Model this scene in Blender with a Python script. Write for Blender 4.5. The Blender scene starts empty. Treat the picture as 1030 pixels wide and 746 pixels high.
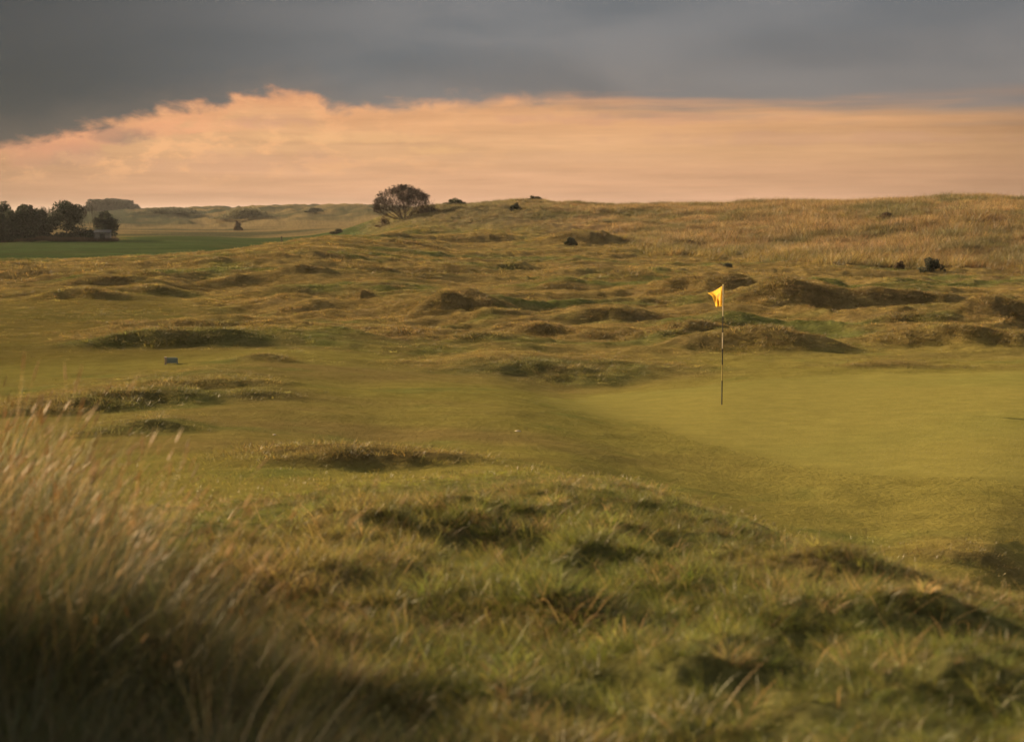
import bpy, math, random
import numpy as np
from mathutils import Vector

random.seed(7)
rng = np.random.default_rng(11)
R = math.radians

# ------------------------------------------------------------------ scene
scene = bpy.context.scene
COL = scene.collection
scene.render.engine = 'CYCLES'
scene.view_settings.view_transform = 'Standard'
scene.view_settings.look = 'None'
scene.view_settings.gamma = 1.0
scene.view_settings.use_curve_mapping = False
EXPO = 2.5
scene.view_settings.exposure = EXPO
scene.cycles.max_bounces = 4
scene.cycles.diffuse_bounces = 2
scene.cycles.glossy_bounces = 2
scene.cycles.transmission_bounces = 2
scene.cycles.transparent_max_bounces = 4
scene.cycles.sample_clamp_indirect = 3.0
scene.cycles.use_adaptive_sampling = True
scene.cycles.use_denoising = True
scene.cycles.adaptive_threshold = 0.012

# ------------------------------------------------------------------ camera
F = 1633.0           # focal length in units of the 1030 px wide picture
CX, CY = 515.0, 373.0
CAMZ = 3.5           # above the putting green
HORIZON = 215.0
PITCH = math.atan((CY - HORIZON) / F)
cam_data = bpy.data.cameras.new('camera')
cam = bpy.data.objects.new('camera', cam_data)
COL.objects.link(cam)
cam.location = (0, 0, CAMZ)
cam.rotation_euler = (R(90) - PITCH, 0, 0)
cam_data.sensor_width = 36.0
cam_data.lens = 36.0 * F / 1030.0
cam_data.clip_start = 0.05
cam_data.clip_end = 20000
cam_data.dof.use_dof = True
cam_data.dof.focus_distance = 33.0
cam_data.dof.aperture_fstop = 2.6
scene.camera = cam


def ray(px, py):
    a = (px - CX) / F
    b = -(py - CY) / F
    cp, sp = math.cos(PITCH), math.sin(PITCH)
    return a, cp + b * sp, -sp + b * cp


def at(px, py, r):
    """point on the sight line of a picture position, r metres away over the ground"""
    dx, dy, dz = ray(px, py)
    k = r / math.hypot(dx, dy)
    return dx * k, dy * k, CAMZ + dz * k


# ------------------------------------------------------------------ noise
def _hash(ix, iy, seed):
    h = (ix.astype(np.int64) * 374761393 + iy.astype(np.int64) * 668265263 + seed * 974711) & 0xFFFFFFFF
    h = ((h ^ (h >> 13)) * 1274126177) & 0xFFFFFFFF
    h = h ^ (h >> 16)
    return h


def gnoise(x, y, seed=0):
    x = np.asarray(x, float); y = np.asarray(y, float)
    ix = np.floor(x); iy = np.floor(y)
    fx = x - ix; fy = y - iy
    u = fx * fx * fx * (fx * (fx * 6 - 15) + 10)
    v = fy * fy * fy * (fy * (fy * 6 - 15) + 10)

    def g(dx, dy):
        a = (_hash(ix + dx, iy + dy, seed) & 0xFFFF) / 65536.0 * 2 * np.pi
        return np.cos(a) * (fx - dx) + np.sin(a) * (fy - dy)
    a = g(0, 0) * (1 - u) + g(1, 0) * u
    b = g(0, 1) * (1 - u) + g(1, 1) * u
    return (a * (1 - v) + b * v) * 1.5


def fbm(x, y, seed=0, octv=4, gain=0.5, lac=2.03):
    s = 0; amp = 1; tot = 0
    for o in range(octv):
        s = s + amp * gnoise(x, y, seed + o * 17)
        tot += amp
        amp *= gain
        x = np.asarray(x) * lac + 3.7; y = np.asarray(y) * lac - 1.3
    return s / tot


def sstep(a, b, x):
    t = np.clip((x - a) / (b - a), 0, 1)
    return t * t * (3 - 2 * t)


# ------------------------------------------------------------------ terrain
CP = []     # control points (azimuth, log distance, z)
def cp(px, py, r):
    x, y, z = at(px, py, r)
    CP.append((math.atan2(x, y), math.log(r), z))
def cz(px, r, z):
    x, y, _ = at(px, HORIZON + 40, r)
    CP.append((math.atan2(x, y), math.log(r), z))
def ca(deg, r, z):
    CP.append((R(deg), math.log(r), z))

# foreground knoll
for px in (0, 200, 500): cp(px, 746, 5.3)
cp(750, 746, 5.4); cp(1030, 746, 5.5)
for px in (0, 250, 500): cp(px, 560, 9.0)
cp(700, 600, 8.3); cp(900, 650, 7.2); cp(1030, 660, 7.3)
for px in (-100, 500, 1130): cz(px, 3.0, 1.86); cz(px, 1.0, 1.88)
cp(350, 490, 13.0); cp(500, 480, 13.3); cp(640, 490, 13.0); cp(750, 525, 12.0); cp(880, 566, 11.0); cp(1030, 602, 10.0)
cz(640, 15, .98); cz(640, 18, .50); cz(640, 21, .24); cz(750, 14, .78); cz(750, 17, .34); cz(750, 20, .10); cz(880, 14, .35); cz(1030, 12.6, .35); cz(1030, 15, -.02)
# approach and left slope
cp(100, 490, 14.5); cp(100, 460, 17.5); cp(0, 470, 16.5); cp(370, 472, 16.0); cp(500, 462, 17.6); cp(300, 440, 20.5); cp(200, 440, 20.0)
cp(500, 440, 22.0); cp(400, 430, 23.5); cp(500, 410, 26); cp(600, 432, 25.3); cp(700, 455, 23.6); cp(850, 480, 21.5); cp(1000, 470, 22.5); cp(1000, 560, 16.6)
cp(0, 420, 25); cp(130, 408, 27); cp(250, 378, 31.5); cp(330, 376, 32.5); cp(430, 386, 31); cp(530, 399, 29.6)
# putting green
cp(560, 402, 30.4); cp(726, 408, 29.6); cp(900, 408, 29.6); cp(1030, 408, 29.6); cp(726, 384, 34); cp(900, 376, 35.5); cp(1030, 374, 36)
cp(560, 388, 36); cp(440, 372, 38)
# middle distance
cp(0, 380, 34.8); cp(50, 350, 42.5); cp(0, 320, 55); cp(200, 335, 47); cp(350, 340, 45); cp(500, 350, 43); cp(700, 352, 42); cp(900, 352, 42); cp(1030, 350, 42.5)
cp(0, 290, 76); cp(200, 290, 73); cp(350, 310, 59); cp(600, 310, 58); cp(800, 322, 53); cp(1030, 310, 58)
cp(450, 290, 71); cp(700, 282, 80); cp(900, 285, 78); cp(1030, 285, 77)
cp(450, 265, 95); cp(600, 262, 105); cp(750, 268, 102); cp(900, 272, 99); cp(1030, 274, 97)
cp(0, 268, 99); cp(100, 262, 104); cp(180, 256, 112); cp(250, 250, 119); cp(330, 241, 133); cp(400, 238, 140)
# far fairway
cz(-100, 125, -.25); cz(50, 125, -.28); cz(180, 135, -.2); cz(280, 150, -.1); cz(350, 165, .2)
cp(50, 250, 168); cp(200, 248, 175); cp(50, 243, 205); cp(200, 239, 235); cp(320, 237, 250)
cp(200, 234, 290); cp(320, 230, 320)
cp(-60, 230, 350); cp(100, 230, 350); cp(150, 222, 520); cp(250, 222, 480); cp(350, 224, 420)
# far dunes
cz(-100, 600, 1.0); cp(150, 211, 640); cp(200, 211, 620); cp(250, 209, 600); cp(310, 208, 580); cp(360, 208, 520)
cz(-100, 1500, 0); cz(200, 1500, 0); cz(500, 1500, 0); cz(1100, 1500, 0)
for px in (-100, 300, 700, 1100): cz(px, 6000, 0)
# right dune
cp(403, 222, 172); cp(403, 212, 230); cp(450, 235, 148); cp(450, 208.0, 186); cp(520, 203.0, 182); cp(520, 228, 148)
cp(600, 248, 124); cp(600, 225, 148); cp(600, 207.5, 180); cp(690, 208.0, 176); cp(700, 258, 112); cp(700, 232, 138)
cp(760, 209.0, 165); cp(820, 258, 107); cp(820, 230, 128); cp(900, 208.0, 152); cp(900, 235, 120); cp(1030, 208.0, 146); cp(1030, 238, 116)
for px in (450, 600, 760, 900, 1030): cz(px, 215, 3.8); cz(px, 300, 1.0)
# outside the picture
for d in (-30, -50): ca(d, 12, 1.4); ca(d, 25, .8); ca(d, 60, .3); ca(d, 130, 0); ca(d, 300, .5); ca(d, 1000, .5)
for d in (28, 50): ca(d, 6, 1.7); ca(d, 12, .6); ca(d, 25, 0); ca(d, 60, .5); ca(d, 95, .6); ca(d, 140, 5); ca(d, 250, 2); ca(d, 1000, 0)
for d in (-170, -110, 110, 170): ca(d, 3, 1.8); ca(d, 12, 1.6); ca(d, 40, 1.5); ca(d, 200, 1); ca(d, 2000, 0)
ca(-30, 5, 1.8); ca(-50, 5, 1.85); ca(-75, 8, 1.7); ca(80, 8, 1.2)

CP = np.array(CP)
KAZ = 6.0
def _az(a):
    s = np.sign(a); b = np.abs(a)
    return s * np.where(b < .5, b, .5 + (b - .5) * .35) * KAZ
_P = np.stack([_az(CP[:, 0]), CP[:, 1]], 1)
def _phi(d2):
    return d2 * np.log(d2 + 1e-9) * .5
_n = len(_P)
_A = np.zeros((_n + 3, _n + 3))
_A[:_n, :_n] = _phi(((_P[:, None] - _P[None]) ** 2).sum(-1)) + np.eye(_n) * .004
_A[:_n, _n] = 1; _A[:_n, _n + 1:] = _P
_A[_n:, :_n] = _A[:_n, _n:].T
_W = np.linalg.solve(_A, np.concatenate([CP[:, 2], np.zeros(3)]))


def base_z(x, y):
    x = np.asarray(x, float).ravel(); y = np.asarray(y, float).ravel()
    out = np.empty(len(x))
    for i in range(0, len(x), 60000):
        xs, ys = x[i:i + 60000], y[i:i + 60000]
        rr = np.maximum(np.hypot(xs, ys), .4)
        a = _az(np.arctan2(xs, ys)); t = np.log(rr)
        d2 = (a[:, None] - _P[None, :, 0]) ** 2 + (t[:, None] - _P[None, :, 1]) ** 2
        out[i:i + 60000] = _phi(d2) @ _W[:_n] + _W[_n] + _W[_n + 1] * a + _W[_n + 2] * t
    return np.clip(out, -1.0, 8)


_rs = np.exp(np.linspace(math.log(3.5), math.log(900), 900))
def hit(px, py, surf=None):
    """where the sight line of a picture position meets the ground"""
    dx, dy, dz = ray(px, py)
    h = math.hypot(dx, dy)
    xs = dx / h * _rs; ys = dy / h * _rs; zs = CAMZ + dz / h * _rs
    g = (surf or base_z)(xs, ys)
    k = np.argmax(g > zs)
    if k == 0: k = len(_rs) - 1
    return xs[k], ys[k], _rs[k]


# hummocks and banks: centre column, foot row, half width px, face height px, depth behind, skew
BUMPS = []
def bump(px, py, hw, h, back=2.2, near=.9, skew=.15, brown=.6):
    x, y, r = hit(px, py)
    s = r / F
    g = 1.6 if r < 12.5 else 1.1 if r < 16 else (.95 if r < 34 else 1.0)
    BUMPS.append((x, y, hw * s * 1.1, h * s * g, max(.25, h * s * near * (2.0 if r < 14 else 1.4)), hw * s * back * .8 + h * s * 1.8, skew, brown))

for b in [
    (110, 291, 58, 12), (155, 299, 34, 9), (85, 303, 36, 9), (35, 280, 34, 6), (20, 300, 24, 3),
    (150, 350, 60, 14), (205, 349, 60, 16), (195, 340, 75, 12), (270, 364, 26, 7), (235, 331, 40, 6),
    (150, 411, 66, 18, 5), (85, 417, 60, 12, 5), (215, 395, 60, 11, 5), (40, 420, 50, 9, 5), (155, 436, 44, 12, 4), (100, 440, 50, 6, 4), (260, 402, 50, 6, 4),
    (290, 303, 30, 9), (364, 307, 17, 11), (300, 312, 34, 6), (465, 321, 52, 22), (425, 315, 45, 12), (500, 325, 30, 6),
    (612, 327, 44, 15), (575, 320, 30, 6), (640, 312, 26, 6), (590, 250, 36, 11), (480, 246, 42, 9), (425, 250, 32, 8), (405, 242, 26, 5),
    (728, 303, 54, 20, 5), (806, 318, 58, 26, 5), (900, 313, 74, 16, 5), (770, 312, 30, 9),
    (705, 346, 46, 18), (765, 356, 70, 20), (680, 350, 30, 10), (735, 336, 40, 10),
    (955, 350, 66, 19), (1000, 330, 44, 16), (1020, 352, 30, 12), (930, 332, 40, 10),
    (555, 389, 108, 19, 2.5, 2.8, .05, .45), (650, 381, 50, 6, 2.0, 2.4, .1, .3),
    (370, 474, 84, 18, 3.5), (300, 468, 60, 12, 3.5), (440, 472, 50, 9, 3),
    (560, 292, 34, 8), (520, 275, 30, 6), (630, 285, 24, 7), (660, 300, 20, 6), (450, 275, 36, 5), (380, 270, 34, 5), (330, 262, 32, 5),
    (270, 265, 30, 4), (215, 270, 34, 5), (300, 280, 36, 5), (240, 285, 30, 4), (400, 292, 40, 5), (540, 345, 40, 8), (600, 350, 40, 7),
    (350, 330, 40, 6), (430, 345, 44, 6), (480, 352, 40, 6), (900, 372, 60, 5), (610, 570, 60, 15), (470, 545, 60, 15),
    (850, 592, 44, 14), (930, 640, 70, 22), (800, 650, 80, 22), (720, 720, 90, 26), (960, 720, 90, 22), (985, 575, 60, 8), (560, 640, 40, 18),
]:
    bump(*b)
# many small ripples of tussocky ground in the middle distance
for k in range(80):
    px = random.uniform(-60, 1090); py = random.uniform(246, 352)
    if py > 300 and px < 110: continue
    s = random.uniform(.6, 1.3) * (.35 + (py - 240) / 110)
    bump(px, py, random.uniform(14, 34) * s, random.uniform(2.0, 5.0) * s, random.uniform(1., 2.), 1.1, random.uniform(-.1, .4), random.uniform(0, .8))


def bumps(x, y):
    z = np.zeros(len(x)); face = np.zeros(len(x))
    for (bx, by, hw, h, near, far, skew, brown) in BUMPS:
        ext = 2.6 * hw + 2.4 * far
        m = np.nonzero((np.abs(x - bx) < ext) & (np.abs(y - by) < ext))[0]
        if not len(m): continue
        r = math.hypot(bx, by)
        ux, uy = by / r, -bx / r
        dx, dy = x[m] - bx, y[m] - by
        u = (dx * ux + dy * uy) / hw
        v = -dx * uy + dy * ux
        wob = fbm(x[m] / hw * 1.2 + bx, y[m] / hw * 1.2, 5, 3, .42)
        v = v + wob * near * 1.3 + u * skew * hw * .6
        pu = np.exp(-np.abs(u * (1 + .35 * wob)) ** 2.0 * np.where(u > 0, 1.25, .8))
        vv = v - near
        pv = np.where(vv < 0, np.exp(-(vv / (near * .85)) ** 2), np.exp(-(vv / far) ** 2))
        c = h * pu * pv * (1 + .18 * fbm(x[m] * .7, y[m] * .7, 6, 2))
        z[m] = np.maximum(z[m], c) + .35 * np.minimum(z[m], c)
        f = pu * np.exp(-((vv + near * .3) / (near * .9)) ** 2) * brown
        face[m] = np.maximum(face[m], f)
    return z, face


# polygons, in picture positions carried down to the ground
def ground_poly(pts):
    return np.array([hit(*p)[:2] for p in pts])
def poly_sd(x, y, P):
    d = np.full(len(x), 1e9); inside = np.zeros(len(x), bool)
    for i in range(len(P)):
        x0, y0 = P[i]; x1, y1 = P[(i + 1) % len(P)]
        ex, ey = x1 - x0, y1 - y0
        t = np.clip(((x - x0) * ex + (y - y0) * ey) / (ex * ex + ey * ey), 0, 1)
        d = np.minimum(d, np.hypot(x - x0 - t * ex, y - y0 - t * ey))
        c = (y0 > y) != (y1 > y)
        xi = x0 + (y - y0) * ex / (ey if abs(ey) > 1e-9 else 1e-9)
        inside ^= c & (x < xi)
    return np.where(inside, d, -d)
GREEN = ground_poly([(528, 399), (600, 398), (680, 391), (760, 382), (860, 377), (960, 375), (1080, 374), (1250, 374), (1250, 480), (1030, 492), (900, 482), (780, 463), (690, 442), (610, 422)])
FAIR = np.array([at(px, 240, r)[:2] for px, r in [(-400, 112), (60, 120), (180, 130), (280, 145), (360, 160), (380, 215), (340, 262), (220, 250), (120, 232), (112, 206), (0, 203), (-400, 200)]])
DUNE = np.array([at(px, 240, r)[:2] for px, r in [(380, 170), (440, 150), (520, 142), (600, 128), (700, 112), (800, 105), (900, 100), (1030, 97), (1300, 93), (1700, 92), (1700, 320), (380, 320)]])


def masks(x, y):
    r = np.hypot(x, y)
    n = fbm(x * .35, y * .35, 40, 3)
    n2 = fbm(x * .08, y * .08, 41, 3)
    sd = poly_sd(x, y, GREEN)
    g = sstep(-.5, .7, sd + .6 * n)
    f = sstep(-3, 3, poly_sd(x, y, FAIR) + 4 * n2)
    d = sstep(-4, 4, poly_sd(x, y, DUNE) + 5 * n2)
    az = np.arctan2(x, y)
    edge = np.interp(az, [-.6, -.31, -.2, -.1, 0, .08, .15, .23, .31, .6], [9, 10.5, 12.5, 13.5, 13.8, 13.5, 12.3, 11, 10, 9])
    kd = edge - r
    k = sstep(1.2, -1.2, r - edge + n * .8)                      # the rough knoll the camera stands on
    rough = sstep(38, 46, r + 4 * n2) * (1 - f) * (1 - d) * sstep(240, 200, r)
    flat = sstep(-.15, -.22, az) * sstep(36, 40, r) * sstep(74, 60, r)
    far = sstep(225, 250, r) * (1 - f) * (1 - d)
    return dict(green=g, fair=f, dune=d, knoll=k, rough=rough * (1 - .75 * flat), flat=flat, far=far, kd=kd)


def surface(x, y, full=False):
    x = np.asarray(x, float).ravel(); y = np.asarray(y, float).ravel()
    z = base_z(x, y)
    m = masks(x, y)
    r = np.hypot(x, y)
    b, face = bumps(x, y)
    z = z + b * (1 - m['green'])
    near_b = np.clip(b / .12, 0, 1) * (1 - m['green']) * (1 - m['fair']) * (1 - m['dune']) * (1 - m['knoll'])
    m['tuss'] = np.maximum(m['rough'], .75 * near_b)
    soft = 1 - np.clip(m['green'] + m['fair'] * .9, 0, 1)
    # tussocky ripple, longer across the view than in depth
    c, s = math.cos(R(-18)), math.sin(R(-18))
    xr, yr = x * c - y * s, x * s + y * c
    wx, wy = fbm(x * .09, y * .09, 70, 2) * 4, fbm(x * .09, y * .09, 71, 2) * 4
    rid = 1 - np.abs(fbm((xr + wx) * .075, (yr + wy) * .15, 60, 5, .5)) * 2.2
    z = z + m['rough'] * (.34 * np.clip(rid, 0, 1) ** 2 - .08 + .10 * fbm(x * .8, y * .8, 61, 3) + .34 * fbm(x * .075, y * .11, 72, 2))
    z = z + soft * .03 * fbm(x * 1.1, y * 1.1, 62, 3) + soft * .06 * fbm(x * .3, y * .3, 63, 2)
    z = z + m['knoll'] * sstep(-.5, 4.5, m['kd']) * (.26 * fbm(x * .6, y * .6, 64, 4) + .13 * fbm(x * 1.5, y * 1.5, 65, 3))
    z = z + m['dune'] * (.75 * fbm(x * .075, y * .075, 66, 4, .55) + .38 * fbm(x * .33, y * .33, 67, 3))
    z = z + m['far'] * sstep(330, 520, r) * (-3.0 + 3.6 * (1 - 2 * np.abs(fbm(x * .022, y * .02, 68, 5, .55))))
    # unseen dune added left of the camera to cast shade over the near grass
    hd = (4.9 + 2.0 * fbm(x * .55, y * .55, 69, 4)) * np.exp(-((x + 10.4 - .1 * (y - 8)) / 2.5) ** 2) * sstep(14.3, 7.6, y) * sstep(-8, -2, y)
    z = z + hd
    m['high'] = np.clip(hd / .6, 0, 1)  # where the added shade dune stands
    if full: return z, m, face
    return z


def lerp(a, b, t):
    return a * (1 - t[:, None]) + np.asarray(b)[None] * t[:, None]


def albedo(x, y, m, face):
    n1 = fbm(x * .5, y * .5, 80, 4); n2 = fbm(x * .11, y * .16, 81, 4); n3 = fbm(x * 2.5, y * 2.5, 82, 3)
    c = np.tile(np.array([.130, .113, .031]), (len(x), 1))                          # mown approach
    c = lerp(c, (.122, .094, .034), sstep(-.1, .5, n2))
    c = lerp(c, (.078, .090, .026), sstep(.1, .6, n1) * .7)
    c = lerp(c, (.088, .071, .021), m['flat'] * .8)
    rough = lerp(np.tile(np.array([.132, .097, .036]), (len(x), 1)), (.074, .077, .025), sstep(-.05, .4, n2 + .4 * n1))
    rough = lerp(rough, (.094, .070, .033), sstep(.12, .5, -n1 + .2 * n2) * .6)
    c = c * (1 - m['tuss'][:, None]) + rough * m['tuss'][:, None]
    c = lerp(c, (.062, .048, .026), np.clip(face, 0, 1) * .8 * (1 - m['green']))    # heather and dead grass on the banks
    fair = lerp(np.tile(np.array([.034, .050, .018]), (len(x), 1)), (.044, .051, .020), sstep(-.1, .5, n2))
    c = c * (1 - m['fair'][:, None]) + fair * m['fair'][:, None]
    far = lerp(np.tile(np.array([.130, .096, .045]), (len(x), 1)), (.055, .052, .027), sstep(-.1, .3, fbm(x * .03, y * .02, 83, 4)))
    far = lerp(far, (.034, .038, .022), sstep(-.02, .25, fbm(x * .05, y * .03, 84, 4) + .5 * sstep(-.19, -.26, np.arctan2(x, y))) * sstep(430, 520, np.hypot(x, y)))
    c = c * (1 - m['far'][:, None]) + far * m['far'][:, None]
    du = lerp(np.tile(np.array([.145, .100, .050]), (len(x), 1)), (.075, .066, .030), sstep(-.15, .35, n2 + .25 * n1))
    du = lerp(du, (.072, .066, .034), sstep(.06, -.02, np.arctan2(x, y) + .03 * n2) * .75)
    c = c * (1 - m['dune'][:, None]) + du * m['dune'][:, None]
    kn = lerp(np.tile(np.array([.072, .070, .026]), (len(x), 1)), (.098, .074, .034), sstep(-.1, .5, n1))
    c = c * (1 - m['knoll'][:, None]) + kn * m['knoll'][:, None]
    c = lerp(c, (.105, .082, .038), m['high'])
    gr = lerp(np.tile(np.array([.150, .132, .037]), (len(x), 1)), (.130, .122, .034), sstep(-.3, .5, n2))
    c = c * (1 - m['green'][:, None]) + gr * m['green'][:, None]
    mown = 1 - np.clip(m['tuss'] + m['dune'] + m['knoll'] + m['far'], 0, 1)
    return c * (1 + .32 * n3 * (1 - .65 * mown))[:, None]


# ------------------------------------------------------------------ materials
def new_mat(name):
    m = bpy.data.materials.new(name); m.use_nodes = True
    nt = m.node_tree; nt.nodes.clear()
    out = nt.nodes.new('ShaderNodeOutputMaterial')
    return m, nt, out
def N(nt, kind, **kw):
    n = nt.nodes.new(kind)
    for k, v in kw.items(): setattr(n, k, v)
    return n


def ground_mat(name, fine=1.0, bump_d=.05, scale=9.0):
    m, nt, out = new_mat(name)
    L = nt.links.new
    at_ = N(nt, 'ShaderNodeAttribute', attribute_name='Col')
    tc = N(nt, 'ShaderNodeTexCoord')
    n1 = N(nt, 'ShaderNodeTexNoise'); n1.inputs['Scale'].default_value = scale; n1.inputs['Detail'].default_value = 6; n1.inputs['Roughness'].default_value = .65
    n2 = N(nt, 'ShaderNodeTexNoise'); n2.inputs['Scale'].default_value = scale * .17; n2.inputs['Detail'].default_value = 4
    mp = N(nt, 'ShaderNodeMapping'); mp.inputs['Scale'].default_value = (.8, 1.1, 1); L(tc.outputs['Object'], mp.inputs['Vector'])
    L(mp.outputs[0], n1.inputs['Vector']); L(mp.outputs[0], n2.inputs['Vector'])
    mr = N(nt, 'ShaderNodeMapRange'); mr.inputs[1].default_value = .25; mr.inputs[2].default_value = .75; mr.inputs[3].default_value = 1 - .45 * fine; mr.inputs[4].default_value = 1 + .45 * fine
    L(n1.outputs['Fac'], mr.inputs[0])
    mr2 = N(nt, 'ShaderNodeMapRange'); mr2.inputs[1].default_value = .3; mr2.inputs[2].default_value = .7; mr2.inputs[3].default_value = 1 - .28 * fine; mr2.inputs[4].default_value = 1 + .28 * fine
    L(n2.outputs['Fac'], mr2.inputs[0])
    m0 = N(nt, 'ShaderNodeMath', operation='MULTIPLY'); L(mr.outputs[0], m0.inputs[0]); L(mr2.outputs[0], m0.inputs[1])
    m1 = N(nt, 'ShaderNodeMath', operation='SUBTRACT'); L(m0.outputs[0], m1.inputs[0]); m1.inputs[1].default_value = 1.0
    mu = N(nt, 'ShaderNodeMath', operation='MULTIPLY_ADD'); L(m1.outputs[0], mu.inputs[0]); L(at_.outputs['Alpha'], mu.inputs[1]); mu.inputs[2].default_value = 1.0
    vm = N(nt, 'ShaderNodeVectorMath', operation='SCALE'); L(at_.outputs['Color'], vm.inputs[0]); L(mu.outputs[0], vm.inputs['Scale'])
    bs = N(nt, 'ShaderNodeBsdfDiffuse'); bs.inputs['Roughness'].default_value = .6
    L(vm.outputs[0], bs.inputs['Color'])
    bp = N(nt, 'ShaderNodeBump'); bp.inputs['Strength'].default_value = .9; bp.inputs['Distance'].default_value = bump_d
    L(n1.outputs['Fac'], bp.inputs['Height']); L(bp.outputs[0], bs.inputs['Normal'])
    L(bs.outputs[0], out.inputs[0])
    return m


def blade_mat(name, attr='tint', trans=.4):
    m, nt, out = new_mat(name)
    L = nt.links.new
    a = N(nt, 'ShaderNodeAttribute', attribute_name=attr); a.attribute_type = 'INSTANCER'
    v = N(nt, 'ShaderNodeAttribute', attribute_name='bl')
    vm = N(nt, 'ShaderNodeVectorMath', operation='MULTIPLY'); L(a.outputs['Color'], vm.inputs[0]); L(v.outputs['Color'], vm.inputs[1])
    d = N(nt, 'ShaderNodeBsdfDiffuse'); t = N(nt, 'ShaderNodeBsdfTranslucent'); mx = N(nt, 'ShaderNodeMixShader')
    L(vm.outputs[0], d.inputs['Color']); L(vm.outputs[0], t.inputs['Color'])
    mx.inputs[0].default_value = trans
    L(d.outputs[0], mx.inputs[1]); L(t.outputs[0], mx.inputs[2])
    g = N(nt, 'ShaderNodeBsdfGlossy'); g.inputs['Roughness'].default_value = .45; g.inputs['Color'].default_value = (.8, .8, .8, 1)
    m2 = N(nt, 'ShaderNodeMixShader'); m2.inputs[0].default_value = .022
    L(mx.outputs[0], m2.inputs[1]); L(g.outputs[0], m2.inputs[2]); L(m2.outputs[0], out.inputs[0])
    return m


def plain_mat(name, col, rough=.85, var=.3, scale=6, trans=0.0):
    m, nt, out = new_mat(name)
    L = nt.links.new
    tc = N(nt, 'ShaderNodeTexCoord'); n1 = N(nt, 'ShaderNodeTexNoise'); n1.inputs['Scale'].default_value = scale; n1.inputs['Detail'].default_value = 5
    L(tc.outputs['Object'], n1.inputs['Vector'])
    mr = N(nt, 'ShaderNodeMapRange'); mr.inputs[1].default_value = .3; mr.inputs[2].default_value = .7; mr.inputs[3].default_value = 1 - var; mr.inputs[4].default_value = 1 + var
    L(n1.outputs['Fac'], mr.inputs[0])
    vm = N(nt, 'ShaderNodeVectorMath', operation='SCALE'); vm.inputs[0].default_value = col; L(mr.outputs[0], vm.inputs['Scale'])
    bs = N(nt, 'ShaderNodeBsdfPrincipled'); bs.inputs['Roughness'].default_value = rough; bs.inputs['Specular IOR Level'].default_value = .2
    L(vm.outputs[0], bs.inputs['Base Color'])
    if trans:
        t = N(nt, 'ShaderNodeBsdfTranslucent'); L(vm.outputs[0], t.inputs['Color'])
        mx = N(nt, 'ShaderNodeMixShader'); mx.inputs[0].default_value = trans
        L(bs.outputs[0], mx.inputs[1]); L(t.outputs[0], mx.inputs[2]); L(mx.outputs[0], out.inputs[0])
    else:
        L(bs.outputs[0], out.inputs[0])
    return m


# ------------------------------------------------------------------ object helpers
def tag(o, label=None, cat=None, group=None, kind=None):
    if label: o['label'] = label
    if cat: o['category'] = cat
    if group: o['group'] = group
    if kind: o['kind'] = kind
    return o
def mesh_obj(name, verts, faces, mat, parent=None, smooth=False):
    me = bpy.data.meshes.new(name)
    me.from_pydata([tuple(v) for v in verts], [], faces)
    me.materials.append(mat)
    if smooth: me.polygons.foreach_set('use_smooth', np.ones(len(me.polygons), bool))
    me.update()
    o = bpy.data.objects.new(name, me); COL.objects.link(o)
    if parent: o.parent = parent
    return o
def empty(name, loc, rz=0):
    o = bpy.data.objects.new(name, None); COL.objects.link(o)
    o.location = loc; o.rotation_euler = (0, 0, rz); o.empty_display_size = .2
    return o


# ------------------------------------------------------------------ build the ground sheets
fine_az = np.arange(R(-21), R(21) + 1e-6, R(.042))
side = []
a, st = R(21), R(.05)
while a < math.pi - .02:
    st = min(st * 1.09, R(5)); a += st; side.append(min(a, math.pi - .02))
side = np.array(side)
AZ = np.concatenate([-side[::-1], fine_az, side])
RR = np.concatenate([np.exp(np.linspace(math.log(.3), math.log(3.5), 24))[:-1],
                     np.exp(np.linspace(math.log(3.5), math.log(260), 760))[:-1],
                     np.exp(np.linspace(math.log(260), math.log(3000), 110))])
na, nr = len(AZ), len(RR)
gx = (np.sin(AZ)[None] * RR[:, None]).ravel(); gy = (np.cos(AZ)[None] * RR[:, None]).ravel()
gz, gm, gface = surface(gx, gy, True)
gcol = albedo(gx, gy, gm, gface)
gtex = 1 - .62 * (1 - np.clip(gm['tuss'] + gm['dune'] + gm['knoll'] + gm['far'], 0, 1))
idx = np.arange(na * nr).reshape(nr, na)
nxt = np.roll(idx, -1, 1)
quads = np.stack([idx[:-1], idx[1:], nxt[1:], nxt[:-1]], -1).reshape(-1, 4)
co = np.stack([gx, gy, gz], 1)
# smooth normals shared by all sheets so that the seams between them do not show
fn = np.cross(co[quads[:, 2]] - co[quads[:, 0]], co[quads[:, 3]] - co[quads[:, 1]])
if fn[:, 2].mean() < 0:
    quads = quads[:, ::-1].copy(); fn = -fn
reg = np.zeros(len(quads), int)
qm = lambda k: gm[k][quads].mean(1)
reg[qm('fair') > .5] = 2
reg[(qm('dune') > .5)] = 3
reg[qm('green') > .5] = 1

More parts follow.
